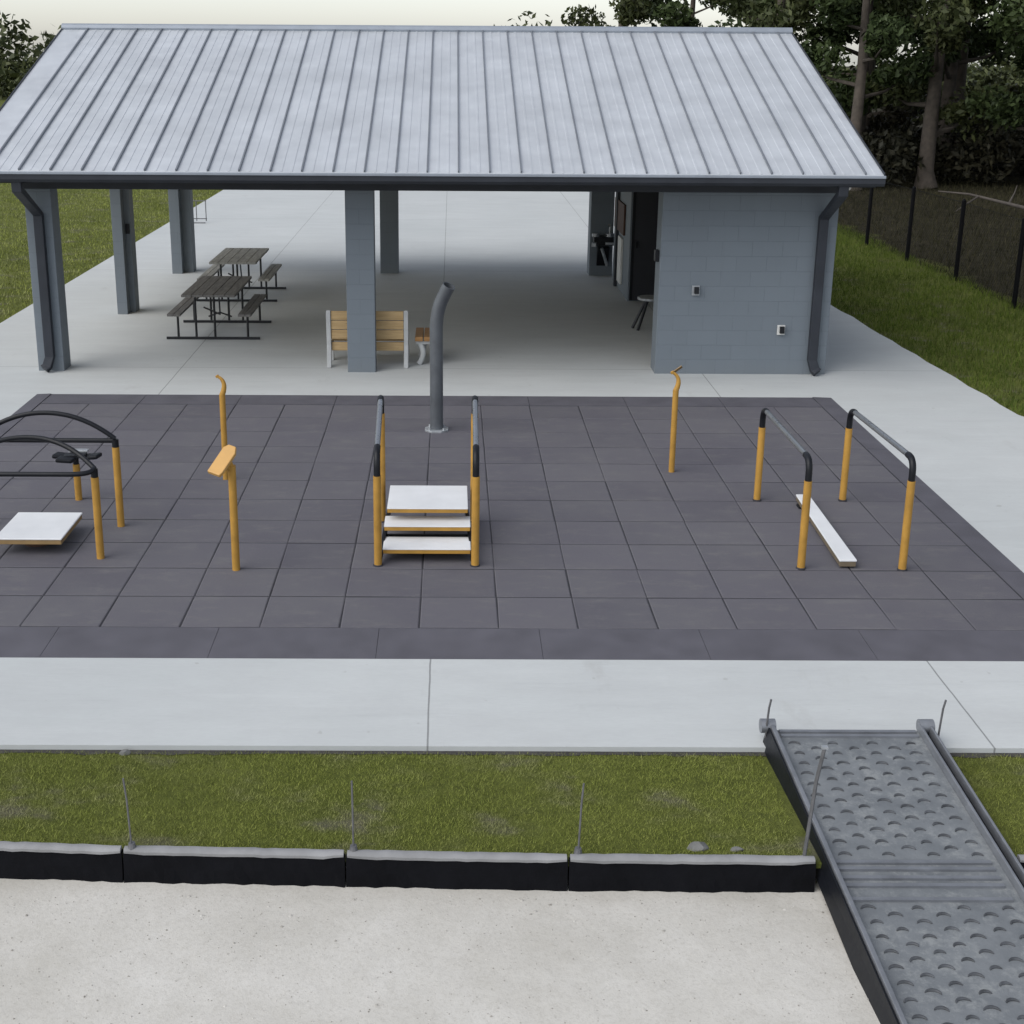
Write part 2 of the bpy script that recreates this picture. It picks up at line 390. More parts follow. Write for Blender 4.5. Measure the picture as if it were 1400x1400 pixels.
# ------------------------------------------------------------------ pavilion
FY = 13.95; BY = 28.4
pv = thing('picnic_pavilion', 'open sided pavilion of blue grey painted block under a ribbed metal roof', 'pavilion', (0, FY, ZC))
XL, XR = -9.8, 9.27; EY = 12.45; EZ = 4.55; SL = 1/3; RY = 21.2; RZ = EZ+(RY-EY)*SL; BEY = RY*2-EY
m = MB(); m.prism([(XL, EY, EZ), (XL, RY, RZ), (XL, BEY, EZ), (XL, BEY, EZ-.07), (XL, RY, RZ-.07), (XL, EY, EZ-.07)], (XR-XL, 0, 0))
nrm = Vector((0, -SL, 1)).normalized(); tdir = Vector((0, 1, SL)).normalized(); nb = Vector((0, SL, 1)).normalized()
half = (Vector((0, RY, RZ))-Vector((0, EY, EZ))).length/2
roof = m.build('roof', M['roof'], pv)
sm = MB(); pr = MB()
x = -8.49-.644
while x < XR:
    for (yc, nn, td) in (((EY+RY)/2, nrm, tdir), ((BEY+RY)/2, nb, Vector((0, 1, -SL)).normalized())):
        c = Vector((x, yc, (EZ+RZ)/2))
        if x > XL: sm.obox(c+nn*.022, (.015, 0, 0), td*half, nn*.026)
        for q in (.215, .43):
            if XL < x+q < XR-.05: pr.obox(c+Vector((q, 0, 0))+nn*.002, (.022, 0, 0), td*(half-.002), nn*.006)
    x += .644
sm.build('roof_seam', M['seam'], roof); pr.build('roof_rib', M['roof'], roof)
m = MB(); m.tube([(XL-.02, RY, RZ+.02), (XR+.02, RY, RZ+.02)], .11, 8); m.build('ridge_cap', M['lip'], roof)
for xx in (XL-.028, XR):
    m = MB(); m.prism([(xx, EY, EZ+.03), (xx, RY, RZ+.03), (xx, BEY, EZ+.03), (xx, BEY, EZ-.2), (xx, RY, RZ-.2), (xx, EY, EZ-.2)], (.028, 0, 0)); m.build('rake_trim', M['charcoal'], roof)
# gutter front + back
for (y0, y1) in ((EY-.02, EY+.26), (BEY-.26, BEY+.02)):
    m = MB(); z0, z1 = 4.315, 4.476
    m.prism([(XL-.04, y0+.05, z0), (XL-.04, y0, z0+.06), (XL-.04, y0, z1), (XL-.04, y0+.03, z1), (XL-.04, y0+.03, z0+.07), (XL-.04, y1-.02, z0+.07), (XL-.04, y1-.02, z1), (XL-.04, y1, z1), (XL-.04, y1, z0)], (XR-XL+.08, 0, 0))
    g = m.build('gutter', M['charcoal'], pv)
    m = MB(); m.box(XL-.045, XR+.045, y0-.022, y0+.035, z1+.002, z1+.060); m.build('gutter_lip', M['lip'], g, bevel=.006)
m = MB(); m.box(XL+.1, XR-.06, FY+.63, BY-.63, 4.27, 4.33); m.build('ceiling', M['soffit'], pv)
for (y0, y1) in ((EY+.265, FY+.625), (BY-.625, BEY-.265)):
    m = MB(); m.box(XL+.1, XR-.06, y0, y1, 4.272, 4.33); m.build('soffit', M['charcoal'], pv)
m = MB(); m.box(-8.93, 8.86, FY-.06, FY+.62, 4.04, 4.268); m.build('beam', M['charcoal'], pv, bevel=.006)
m = MB(); m.box(-8.93, 8.86, BY-.62, BY+.06, 4.04, 4.268); m.build('beam', M['charcoal'], pv, bevel=.006)
for xx in (-8.6, 8.7):
    m = MB(); m.prism([(xx, EY+.6, 4.332), (xx, BEY-.6, 4.332), (xx, RY, RZ-.22)], (.12, 0, 0)); m.build('gable_wall', M['charcoal'], pv)
ZT = 4.038
def column(x0, x1, y0, y1):
    m = MB(); m.box(x0, x1, y0, y1, ZC-.05, ZT); return m.build('column', M['block'], pv, bevel=.008)
c1 = column(-8.91, -8.33, FY, FY+.55)
c2 = column(-8.74, -8.33, 21.05, 21.5)
m = MB(); m.box(-8.76, -8.48, 20.72, 21.046, ZC-.05, ZT); m.build('pilaster', M['block'], c2, bevel=.006)
m = MB(); m.box(-8.46, -8.36, 20.98, 21.047, 2.15, 2.42); m.build('outlet_box', M['black'], c2, bevel=.004)
c3 = column(-8.66, -8.04, 28.05, 28.55)
m = MB(); m.box(-8.67, -8.34, 27.72, 28.046, ZC-.05, ZT); m.build('pilaster', M['block'], c3, bevel=.006)
column(-1.94, -1.31, FY, FY+.38)
column(-1.93, -1.34, 28.0, 28.5)
def downspout(x, kick):
    m = MB(); w, d = .20, .15
    ym = FY-d/2-.02
    path = [(x, EY+.13, 4.36), (x, EY+.13, 4.16), (x, ym, 3.50), (x, ym, .34), (x+kick*.5, ym-.05, .13), (x+kick, ym-.10, .07)]
    vs = []; P = [Vector(q) for q in path]
    for i, q in enumerate(P):
        t = (P[min(i+1, len(P)-1)]-P[max(i-1, 0)]).normalized(); a = Vector((1, 0, 0)); a = (a-t*a.dot(t)).normalized(); b = t.cross(a)
        for sx, sy in ((-1,-1),(1,-1),(1,1),(-1,1)): vs.append(q+a*sx*w/2+b*sy*d/2)
    fs = []
    for i in range(len(P)-1):
        for k in range(4): fs.append((i*4+k, i*4+(k+1) % 4, (i+1)*4+(k+1) % 4, (i+1)*4+k))
    fs += [(0, 1, 2, 3), tuple(len(vs)-4+k for k in range(4))]
    m.add(vs, fs); o = m.build('downspout', M['charcoal'], pv, bevel=.008)
downspout(-8.60, -.12); downspout(8.50, .12)
# block rooms on the right
wx0, wx1 = 4.99, 8.84
m = MB(); m.box(wx0, wx1, FY, FY+.66, ZC-.05, ZT); wall = m.build('front_wall', M['block'], pv, bevel=.008)
m = MB(); m.box(wx1-.66, wx1-.003, FY+.662, BY+.1, ZC-.05, ZT); m.build('side_wall', M['block'], pv)
m = MB(); m.box(5.53, wx1-.665, 23.15, 26.9, ZC-.05, ZT); rm = m.build('store_room', M['block'], pv, bevel=.008)
m = MB(); m.box(5.58, 7.35, 23.09, 23.145, ZC+.03, 4.0); dr = m.build('door', M['door'], rm)
m = MB(); m.box(5.58, 5.66, 23.07, 23.088, ZC+.03, 4.0); m.box(5.70, 5.76, 23.02, 23.088, 1.55, 1.75); m.build('handle', M['black'], dr)
m = MB(); m.box(5.47, 5.528, 24.2, 26.5, 1.75, 2.65); m.build('notice_board', M['brown'], rm, bevel=.006)
m = MB(); m.box(5.46, 5.528, 24.5, 25.3, .25, 1.62); m.build('info_panel', M['pwhite'], rm, bevel=.006)
m = MB(); m.box(5.44, 5.528, 25.7, 25.95, ZC, 4.0); m.build('conduit', M['charcoal'], rm)
c5 = column(4.87, 5.62, 27.8, 28.5)
m = MB(); m.box(4.95, 5.62, 27.35, 27.797, 1.02, 1.30); m.prism([(5.10, 27.795, .95), (5.10, 27.45, .95), (5.10, 27.795, .3)], (.38, 0, 0)); fo = m.build('drinking_fountain', M['black'], c5, bevel=.01)
m = MB(); m.cyl((5.02, 27.45), .13, 1.301, 1.40); m.cyl((5.47, 27.45), .17, 1.301, 1.40); m.build('basin', M['steel'], fo)
m = MB(); m.bar((5.0, 27.40, 1.08), (4.93, 27.20, 1.06), .14, .12); m.bar((5.32, 27.33, 1.09), (5.66, 27.33, 1.09), .06, .07); m.bar((5.22, 27.44, .93), (5.44, 27.72, .32), .07, .07); m.build('brace', M['galv'], fo)
m = MB(); m.tube([(5.47, 27.5, 1.40), (5.47, 27.5, 1.62), (5.42, 27.42, 1.68)], .04, 8); m.build('spout', M['steel'], fo)
def wallbox(x, z, dark):
    m = MB(); m.box(x-.085, x+.085, FY-.05, FY-.003, z-.11, z+.11)
    o = m.build('outlet_box', M['galv'] if dark else M['pwhite'], wall, bevel=.004)
    m = MB(); m.obox((x+.01, FY-.085, z+.01), (.05, 0, 0), (0, .034, 0), (0, .01, .075)); m.build('outlet_cover', M['black'], o, bevel=.003)
wallbox(5.81, 1.89, True); wallbox(7.77, 1.01, False)
m = MB(); m.box(4.90, 4.987, FY+.12, FY+.34, 2.5, 2.75); m.build('switch_box', M['black'], wall, bevel=.004)
m = MB(); m.tube([(9.0, 14.05, 4.26), (9.0, 14.05, 4.19), (9.0, 13.92, 4.15)], [.05, .04, .06], 10); m.build('flood_light', M['pwhite'], pv)

# ------------------------------------------------------------------ picnic tables
def picnic(x0, y0, mat, label):
    W = 2.1; L = 2.9
    t = thing('picnic_table', label, 'picnic table', (x0, y0, ZC), 'picnic tables under the pavilion')
    xc = x0+W/2
    m = MB()
    for k in range(5): m.box(xc-.66+k*.266, xc-.66+k*.266+.252, y0-.5, y0-.5+L, 1.14, 1.20)
    m.build('tabletop', mat, t, bevel=.004)
    for sx in (x0+.02, x0+W-.34):
        m = MB(); m.box(sx, sx+.155, y0-.5, y0-.5+L, .66, .72); m.box(sx+.167, sx+.322, y0-.5, y0-.5+L, .66, .72); m.build('seat', mat, t, bevel=.004)
    for yy in (y0, y0+2.15):
        m = MB(); r = .030
        m.bar((x0-.12, yy, ZC+.035), (x0+W+.12, yy, ZC+.035), .06, .06)
        for xx in (xc-.36, xc+.10, xc+.5): pass
        m.tube([(xc-.42, yy, .06), (xc-.42, yy, 1.10)], r, 8); m.tube([(xc+.05, yy, .06), (xc+.05, yy, 1.10)], r, 8); 
        m.tube([(xc+.42, yy, .06), (xc+.42, yy, 1.10)], r, 8) if yy > y0 else None
        for sx in (x0+.18, x0+W-.18): m.tube([(sx, yy, .06), (sx, yy, .655)], r, 8)
        m.bar((xc-.62, yy, 1.11), (xc+.62, yy, 1.11), .06, .05)
        m.build('frame', M['frame'], t)
    m = MB(); m.tube([(xc-.2, y0, .80), (xc, y0+1.1, .42), (xc-.2, y0+2.15, .80)], .022, 8)
    m.tube([(xc-.30, y0+1.1, .36), (xc, y0+1.1, .47), (xc+.3, y0+1.1, .36)], .02, 8); m.build('brace', M['frame'], t)
    return t
picnic(-6.62, 17.45, M['tabletop'], 'dark grey plank picnic table on black tube frame, nearer of the two')
picnic(-6.86, 22.75, M['tabletop2'], 'paler picnic table behind the dark one, beside the rear left column')

# ------------------------------------------------------------------ benches
b = thing('wooden_bench', 'golden pine bench seen from behind, half hidden by the middle column', 'bench', (-1.52, 14.5, ZC))
for sx in (-2.40, -.64):
    m = MB()
    m.prism([(sx-.05, 14.40, 1.31), (sx-.05, 14.50, 1.31), (sx-.05, 14.58, .5), (sx-.05, 14.52, ZC), (sx-.05, 14.37, ZC), (sx-.05, 14.46, .5)], (.10, 0, 0))
    m.build('leg', M['paleleg'], b, bevel=.006)
    m = MB(); m.box(sx-.045, sx+.045, 15.15, 15.26, ZC, .68); m.box(sx-.04, sx+.04, 14.585, 15.149, .44, .55); m.build('leg', M['paleleg'], b, bevel=.006)
m = MB()
for z0, z1 in ((.64, .86), (.865, 1.08), (1.085, 1.30)): m.prism([(-2.345, 14.49-(z0-.5)*.075, z0), (-2.345, 14.55-(z0-.5)*.075, z0), (-2.345, 14.55-(z1-.5)*.075, z1-.01), (-2.345, 14.49-(z1-.5)*.075, z1-.01)], (1.65, 0, 0))
m.build('backrest', M['pine'], b, bevel=.006)
m = MB(); m.box(-2.345, -.695, 14.52, 14.58, .36, .555)
for k in range(3): m.box(-2.345, -.695, 14.63+k*.22, 14.83+k*.22, .565, .62)
m.build('seat', M['pine'], b, bevel=.006)
b = thing('slatted_bench', 'low orange brown slatted bench with pale curved legs behind the bent pipe', 'bench', (-.05, 14.7, ZC))
m = MB()
for k in range(3): m.box(-.44+k*.205, -.44+k*.205+.18, 14.62, 15.75, .56, .66)
m.build('seat', M['redwood'], b, bevel=.006)
for yy in (14.75, 15.6):
    m = MB()
    for sg in (-1, 1):
        pts = arc((-.13+sg*.26, yy, .545), (-.13+sg*.02, yy, .31), (-.13+sg*.22, yy, ZC+.02), 10)
        m.tube(pts, [.055, .058, .06, .064, .066, .066, .064, .062, .062, .065, .07], 10)
    m.bar((-.42, yy, .515), (.15, yy, .515), .09, .07); m.build('leg', M['paleleg'], b, smooth=True)
t = thing('stool', 'grey topped stool with dark splayed legs beside the block wall', 'stool', (5.6, 19.2, ZC))
m = MB(); m.cyl((5.62, 19.25), .34, .73, .80, 20); m.build('seat', M['galv'], t, bevel=.01)
for (dx, dy) in ((-.46, -.1), (-.36, -.45), (.4, .35), (.35, -.35)):
    m = MB(); m.tube([(5.62+dx*.25, 19.25+dy*.3, .73), (5.62+dx, 19.25+dy, ZC)], .04, 8); m.build('leg', M['frame'], t)

# ------------------------------------------------------------------ exercise stations
def elbow_rail(th, a, b, h, tan_h, mats=('steel',)):
    """rail over two posts a,b = (x,y,z base); h = (top height a, b); post stops at tan_h"""
    for (q, hh) in ((a, h[0]), (b, h[1])):
        m = MB(); m.cyl((q[0], q[1]), .055, -.02, hh-tan_h, 16); p = m.build('post', M['post'], th, smooth=True)
        m = MB(); m.tube([(q[0], q[1], -.01), (q[0], q[1], .012), (q[0], q[1], .02)], [.070, .070, .058], 16); m.build('foot_ring', M['gap'], p, smooth=True)
    A = Vector((a[0], a[1], h[0])); B = Vector((b[0], b[1], h[1])); d = (B-A).normalized(); k = .20
    for (q, e) in ((A, d), (B, -d)):
        m = MB()
        pts = [Vector((q.x, q.y, q.z-tan_h-.005)), Vector((q.x, q.y, q.z-k))]+arc(Vector((q.x, q.y, q.z-k)), q, q+e*k, 7)[1:]+[q+e*(k+.04)]
        m.tube(pts, .047, 14); m.build('elbow_grip', M['black'], th, smooth=True)
    m = MB(); m.tube([A+d*(k+.02), B-d*(k+.02)], .040, 14); m.build('rail', M['steel'], th, smooth=True)
t = thing('parallel_bar', 'steel hand rail on two ochre posts left of the balance board', 'exercise bar', (5.33, 3.5, 0), 'parallel bars')
elbow_rail(t, (5.31, 2.07), (5.345, 5.04), (1.60, 1.535), .31)
t = thing('parallel_bar', 'steel hand rail on two ochre posts near the right edge of the rubber mat', 'exercise bar', (6.73, 3.5, 0), 'parallel bars')
elbow_rail(t, (6.72, 2.03), (6.735, 5.05), (1.62, 1.525), .31)
t = thing('balance_board', 'long narrow white board lying low between the two parallel bars', 'balance beam', (5.96, 3.5, 0))
m = MB(); n0, n1, f0, f1 = (5.84, 2.05), (6.085, 2.05), (5.945, 4.95), (6.155, 4.95)
m.prism([(*n0, .105), (*n1, .105), (*f1, .105), (*f0, .105)], (0, 0, .030)); m.build('deck', M['white'], t, bevel=.006)
m = MB(); e = .008; m.prism([(n0[0]+e, n0[1]+e, .03), (n1[0]-e, n1[1]+e, .03), (f1[0]-e, f1[1]-e, .03), (f0[0]+e, f0[1]-e, .03)], (0, 0, .073)); m.build('core', M['dullcore'], t, bevel=.004)
for y in (2.3, 3.5, 4.7):
    m = MB(); m.box(5.92, 6.07, y-.08, y+.08, -.01, .029); m.build('foot', M['black'], t)

t = thing('step_station', 'three white steps between ochre posts with sloping steel hand rails', 'exercise steps', (.05, 2.9, 0))
ZF = 2.02; YF = 3.95
elbow_rail(t, (-.627, 2.115), (-.66, YF), (1.62, ZF), .30)
elbow_rail(t, (.735, 2.115), (.745, YF), (1.62, ZF), .30)
for (x0, x1, y0, y1, z) in ((-.565, .675, 2.20, 2.70, .215), (-.565, .675, 2.62, 3.06, .405), (-.53, .64, 2.84, 3.90, .600)):
    m = MB(); m.box(x0, x1, y0, y1, z-.018, z); dk = m.build('step', M['white'], t, bevel=.004)
    m = MB(); m.box(x0+.004, x1-.004, y0+.004, y1-.004, z-.075, z-.019); m.build('step_core', M['post'], dk, bevel=.004)
m = MB(); m.bar((-.60, 2.15, .09), (-.50, 3.9, .46), .05, .09); m.bar((.70, 2.15, .09), (.60, 3.9, .46), .05, .09); m.box(-.6, .7, 2.8, 2.86, .02, .2); m.build('stringer', M['black'], t)

# left station: two D-shaped loops over a tilting platform
def loop(name, label, x, y, h, dz, dy, droop):
    t = thing(name, label, 'exercise rail', (x, y, 0), 'looped hand rails at the left')
    W = 2.06; xb = x-W
    for xx in (x, xb):
        m = MB(); m.tube([(xx, y, -.02), (xx, y, h-.12)], .055, 16); m.build('post', M['post'], t, smooth=True)
        m = MB(); m.tube([(xx, y, h-.125), (xx, y, h+.0)], .050, 14); m.build('post_sleeve', M['black'], t, smooth=True)
    m = MB(); ax, bx = x, xb; r = .036
    if droop:                                # loop: the lower bar curls round into the bow
        pts = [(xb+.3, y-.20, h-.02), (x-.42, y-.20, h-.02)]+arc((x-.30, y-.20, h-.02), (x+.04, y-.19, h-.02), (x, y, h+.01), 8)
        pts = [(xb+.0, y, h+.01)]+[tuple(q) for q in arc((xb, y, h+.01), (xb-.04, y-.19, h-.02), (xb+.30, y-.20, h-.02), 8)][1:]+pts[1:]
    else:
        pts = [(xb, y, h-.02), (x, y, h-.02)]
    m.tube(pts, r, 14); m.build('hand_bar', M['black'], t, smooth=True)
    m = MB(); bow = []
    for i in range(33):
        a = i/32; u = a*2-1; k = (1-abs(u)**2.1); bow.append((xb+W*a, y+dy*k, h+.01+dz*k))
    m.tube(bow, r, 14); m.build('bow', M['black'], t, smooth=True)
loop('looped_rail', 'black looped hand rail on ochre posts, the nearer one beside the white platform', -4.58, 2.35, 1.33, .32, .42, True)
loop('looped_rail', 'black arched hand rail on ochre posts, the farther one behind the white platform', -4.61, 3.69, 1.37, .38, .05, False)
t = thing('tilt_platform', 'square white platform floating low over a dark base at the left', 'exercise platform', (-5.65, 3.0, 0))
m = MB(); m.box(-6.11, -5.14, 2.43, 3.57, .235, .260); m.build('deck', M['white'], t, bevel=.008)
m = MB(); m.box(-6.10, -5.15, 2.44, 3.56, .165, .2345); m.build('core', M['edge'], t, bevel=.006)
m = MB(); m.cyl((-5.65, 3.0), .22, -.01, .164, 20); m.box(-5.95, -5.35, 2.75, 3.25, .09, .1645); m.build('pivot', M['brown'], t)
t = thing('hand_pedal_post', 'short ochre post carrying black paddle pads inside the looped rails', 'exercise post', (-5.58, 4.92, 0))
m = MB(); m.cyl((-5.58, 4.92), .055, -.02, .60, 14); m.build('post', M['post'], t, smooth=True)
m = MB(); m.cyl((-5.58, 4.92), .045, .58, .70, 14); m.obox((-5.58, 4.92, .74), (.17, .02, .01), (-.01, .09, 0), (0, 0, .03)); m.build('hub', M['black'], t, bevel=.006)
for (cx, cy, a) in ((-5.80, 4.98, .35), (-5.69, 4.78, .2), (-5.33, 4.96, -.3)):
    m = MB(); m.obox((cx, cy, .715), (.13, .03*a, -.05*a), (.02, .10, 0), (.0, .0, .035)); p = m.build('pad', M['black'], t, bevel=.015)
m = MB(); m.obox((-5.55, 5.03, .79), (.15, 0, .0), (0, .055, 0), (0, 0, .018)); m.build('dial', M['galv'], t, bevel=.005)

def flat_post(name, label, x, y, h, curl, plate):
    t = thing(name, label, 'exercise post', (x, y, 0), 'ochre sign posts on the mat')
    m = MB(); m.tube([(x, y, -.02), (x, y, h-.30)], .050, 14); m.build('post', M['post'], t, smooth=True)
    m = MB(); pts = arc((x, y, h-.305), (x+curl*.10, y, h-.08), (x-curl*.06, y+.02, h), 9)
    m.tube(pts, [.048-.0028*i for i in range(10)], 12); m.tube([pts[-1]-Vector((0, 0, .015)), pts[-1]+Vector((-.02*curl, 0, .02))], .03, 10); nk = m.build('neck', M['post'], t, smooth=True)
    if not plate: return
    (ax, az), (bx, bz) = plate
    m = MB(); d = Vector((bx-ax, 0, bz-az)); c = Vector((x+(ax+bx)/2, y+.10, h+(az+bz)/2)); sl = Vector((x*.17, .97, -.23)).normalized(); sl = (sl-d*(sl.dot(d)/d.length_squared)).normalized()
    m.obox(c, d/2, sl*.06, d.cross(sl).normalized()*.006); m.build('sign_plate', M['galv'] if x < 0 else M['edge'], t)
flat_post('sign_post', 'slim ochre post with curled bare neck standing behind the paddle post', -3.40, 6.03, 1.77, 1, None)
flat_post('sign_post', 'slim ochre post with curled neck standing alone before the block wall', 4.2, 6.545, 1.75, 1, ((-.06, -.03), (.10, .09)))
t = thing('paddle_post', 'ochre post with a tilted ochre paddle board on top', 'exercise post', (-2.59, 1.926, 0))
m = MB(); m.cyl((-2.59, 1.926), .055, -.02, 1.52, 16); p = m.build('post', M['post'], t, smooth=True)
# board: its plane leans up and away to the right
cen = Vector((-2.685, 1.86, 1.61)); up = Vector((.105, .17, .145)); sd = Vector((.094, -.045, -.020)); nn = sd.cross(up).normalized()
pl = [(-1, -1), (.85, -1), (1, -.75), (1, .60), (.55, 1), (-.55, 1), (-1, .72)]
m = MB(); m.prism([cen+sd*a+up*b-nn*.03 for a, b in pl], nn*.06); m.build('paddle_board', M['board'], t, bevel=.006)
m = MB(); m.bar((-2.60, 1.93, 1.45), (-2.64, 1.90, 1.58), .09, .09); m.build('bracket', M['post'], t)

t = thing('bent_pipe', 'tall dark grey steel pipe with open bent top on a flange', 'pipe', (.118, 9.13, 0))
m = MB(); x, y = .118, 9.13
pts = [(x, y, .02), (x-.005, y, 1.2), (x-.01, y, 1.95)]+[tuple(q) for q in arc((x-.01, y, 2.0), (x-.0, y-.0, 2.33), (x+.12, y-.06, 2.58), 8)]+[(x+.225, y-.12, 2.80)]
m.tube(pts, .125, 28, hollow=.86); m.build('tube', M['pipe'], t, smooth=True)
m = MB(); k = 8; m.prism([(x+.24*math.cos(R(22.5+45*i)), y+.24*math.sin(R(22.5+45*i)), -.005) for i in range(k)], (0, 0, .04)); fl = m.build('flange', M['galv'], t, bevel=.004)
for i in range(4):
    m = MB(); m.cyl((x+.19*math.cos(R(45+90*i)), y+.19*math.sin(R(45+90*i))), .022, .03, .075, 6); m.build('bolt', M['galv'], fl)

# ------------------------------------------------------------------ front edge: ramp, edging panels, stakes
def zdeck(y): return .127-(-2.80-y)*.085
t = thing('access_ramp', 'grey metal access ramp with raised half moon treads and side rails', 'ramp', (4.55, -4.3, ZG))
y0, y1 = -7.95, -2.83; xl0, xl1 = 3.90, 3.78; xr0, xr1 = 5.40, 5.29
m = MB()
m.prism([(xl0, y0, zdeck(y0)-.04), (xr0, y0, zdeck(y0)-.04), (xr1, y1, zdeck(y1)-.04), (xl1, y1, zdeck(y1)-.04)], (0, 0, .04))
m.cur = 1; row = 0; y = -3.07
while y > -7.75:
    if -5.52 < y < -4.86: y -= .088; row += 1; continue
    fr = (y-y1)/(y0-y1); xl = xl1+(xl0-xl1)*fr; xr = xr1+(xr0-xr1)*fr
    for k in range(4):
        xc = xl+.15+.40*(k+(.5 if row % 2 else 0))
        if xc > xr-.10: continue
        zz = zdeck(y); q = []; jx = rnd.uniform(-.012, .012); js = rnd.uniform(.82, 1.1); jr = rnd.uniform(-12, 12)
        for i in range(9):
            a = R(15+jr+150*i/8); q.append((xc+jx+.062*js*math.cos(a), y+.048*js*math.sin(a)-.03, zz+.003))
        m.tube(q, [.003, .009, .013, .015, .016, .015, .013, .009, .003], 6)
    y -= .088; row += 1
dk = m.build('deck', [M['ramp'], M['tread_shade']], t, smooth=True)
for yy in (-2.87, -2.95, -4.95, -5.04, -5.16, -5.26, -5.44):
    m = MB(); m.box(xl1+.05, xr1-.03, yy-.022, yy+.022, zdeck(yy)-.01, zdeck(yy)+.022); m.build('cross_rib', M['alu'], dk)
for (xa, xb, sg) in ((xl0, xl1, -1), (xr0, xr1, 1)):
    m = MB()
    for (o0, o1, hz) in ((.002, .028, .09), (.110, .136, .085)) if sg > 0 else ((.002, .045, .09),):
        m.prism([(xa+sg*o0, y0, zdeck(y0)-.10), (xa+sg*o1, y0, zdeck(y0)-.10), (xb+sg*o1, y1+.02, zdeck(y1)-.10), (xb+sg*o0, y1+.02, zdeck(y1)-.10)], (0, 0, .10+hz))
    r = m.build('side_rail', M['alu'], t, bevel=.004)
    if sg > 0:
        m = MB(); m.prism([(xa+sg*.035, y0, zdeck(y0)-.10), (xa+sg*.117, y0, zdeck(y0)-.10), (xb+sg*.117, y1, zdeck(y1)-.10), (xb+sg*.035, y1, zdeck(y1)-.10)], (0, 0, .08)); m.build('rail_channel', M['black'], r)
    else:
        m = MB(); z0, z1 = zdeck(y0), zdeck(y1)
        A = [(xa-.058, y0, z0+.06), (xa-.070, y0, z0+.06), (xa-.13, y0, z0-.20), (xa-.058, y0, z0-.20)]; B = [(xb-.058, y1, z1+.06), (xb-.070, y1, z1+.06), (xb-.11, y1, z1-.18), (xb-.058, y1, z1-.18)]
        m.add(A+B, [(0, 1, 2, 3), (7, 6, 5, 4)]+[(i, (i+1) % 4, 4+(i+1) % 4, 4+i) for i in range(4)]); m.build('rail_side_shade', M['black'], r)  # black skirt stands in for shade on the left rail's outer face
    m = MB(); c = Vector((xb+sg*(.09 if sg > 0 else .06), y1+.02, zdeck(y1)+.04)); m.tube([c+Vector((-.075, 0, 0)), c+Vector((.075, 0, 0))], .075, 16); m.build('rail_end', M['alu'], r, smooth=True)
def stake(x, y, z, h, lean, label, group, r=.011, cap=False):
    m = MB(); pts = [(x, y, z-.1), (x+lean*.3, y, z+h*.35), (x+lean*.55, y+.005, z+h*.7), (x+lean, y, z+h)]
    m.tube(pts, r, 6)
    o = m.build('steel_stake', M['rod'], org=(x, y, z)); tag(o, label, 'stake', group)
    if cap: m = MB(); m.box(x+lean-.026, x+lean+.026, y-.02, y+.02, z+h-.01, z+h+.010); m.build('cap', M['galv'], o)
    return o
stake(3.69, -2.87, .16, .34, .03, 'thin wavy rod standing at the left upper corner of the ramp', 'rods at the ramp')
stake(5.50, -2.87, .16, .34, .035, 'thin wavy rod standing at the right upper corner of the ramp', 'rods at the ramp')
stake(3.58, -4.90, -.05, 1.13, .10, 'long pale rod with square cap leaning over the left rail of the ramp', 'rods at the ramp', .017, True)
for x, y, lb in ((-2.49, -4.80, 'leftmost'), (-.48, -4.83, 'middle'), (1.55, -4.86, 'rightmost, nearest the ramp,')):
    stake(x, y, -.03, .72, {-2.49: -.035, -.48: -.005, 1.55: .03}[x], lb+' of three thin steel stakes along the grey edging', 'stakes along the edging', .0095)
    m = MB(); m.tube([(x, y, -.02), (x, y, .035)], [.04, .03], 10)
    tag(m.build('stake_collar', M['rod'], org=(x, y, 0)), 'dark collar round the foot of the '+lb+' edging stake', 'collar', 'collars round the edging stakes')
seams = [(-6.6, -4.66), (-4.58, -4.70), (-2.575, -4.80), (-.551, -4.86), (1.461, -4.91), (3.69, -4.93)]
names = ['far left end', 'left of the leftmost stake', 'between the leftmost and middle stakes', 'between the middle and rightmost stakes', 'between the rightmost stake and the ramp']
def edging(a, b, where):
    t = thing('edging_panel', 'grey capped edging panel with black face, '+where, 'edging', ((a[0]+b[0])/2, (a[1]+b[1])/2, 0), 'edging panels along the grass')
    g = .016; n = 22; m = MB(); rr = random.Random(int(a[0]*100)); prof = [(-.048, -.05), (-.050, -.022), (-.034, -.002), (0, .006), (.034, -.002), (.05, -.05)]
    vs = []; fs = []
    for i in range(n+1):
        u = i/n; x = a[0]+g+(b[0]-a[0]-2*g)*u; y = a[1]+(b[1]-a[1])*u; sc = 1-.22*max(0, 1-min(u, 1-u)*n/2.0); dz = rr.uniform(-.003, .003); dy = rr.uniform(-.005, .005)
        for (py, pz) in prof: vs.append((x, y+py*sc+dy, pz*sc+dz-.01))
    k = len(prof)
    for i in range(n):
        for q in range(k-1): fs.append((i*k+q, i*k+q+1, (i+1)*k+q+1, (i+1)*k+q))
        fs.append((i*k+k-1, i*k, (i+1)*k, (i+1)*k+k-1))
    fs += [tuple(range(k)), tuple(n*k+q for q in range(k))]
    m.add(vs, fs); m.build('cap', M['cap'], t, smooth=True)
    m = MB(); vs = []; fs = []
    for i in range(n+1):
        u = i/n; x = a[0]+g*.4+(b[0]-a[0]-g*.8)*u; y = a[1]+(b[1]-a[1])*u; w = rr.uniform(-.008, .008)
        vs += [(x, y-.032+w, -.05), (x, y-.045-w, -.2), (x, y-.06+w*2, ZL-.02), (x, y+.03, ZL-.02), (x, y+.03, -.05)]
    for i in range(n):
        for q in range(5): fs.append((i*5+q, i*5+(q+1) % 5, (i+1)*5+(q+1) % 5, (i+1)*5+q))
    fs += [tuple(range(5)), tuple(n*5+q for q in range(5))]
    m.add(vs, fs); m.build('face', M['fabric'], t)
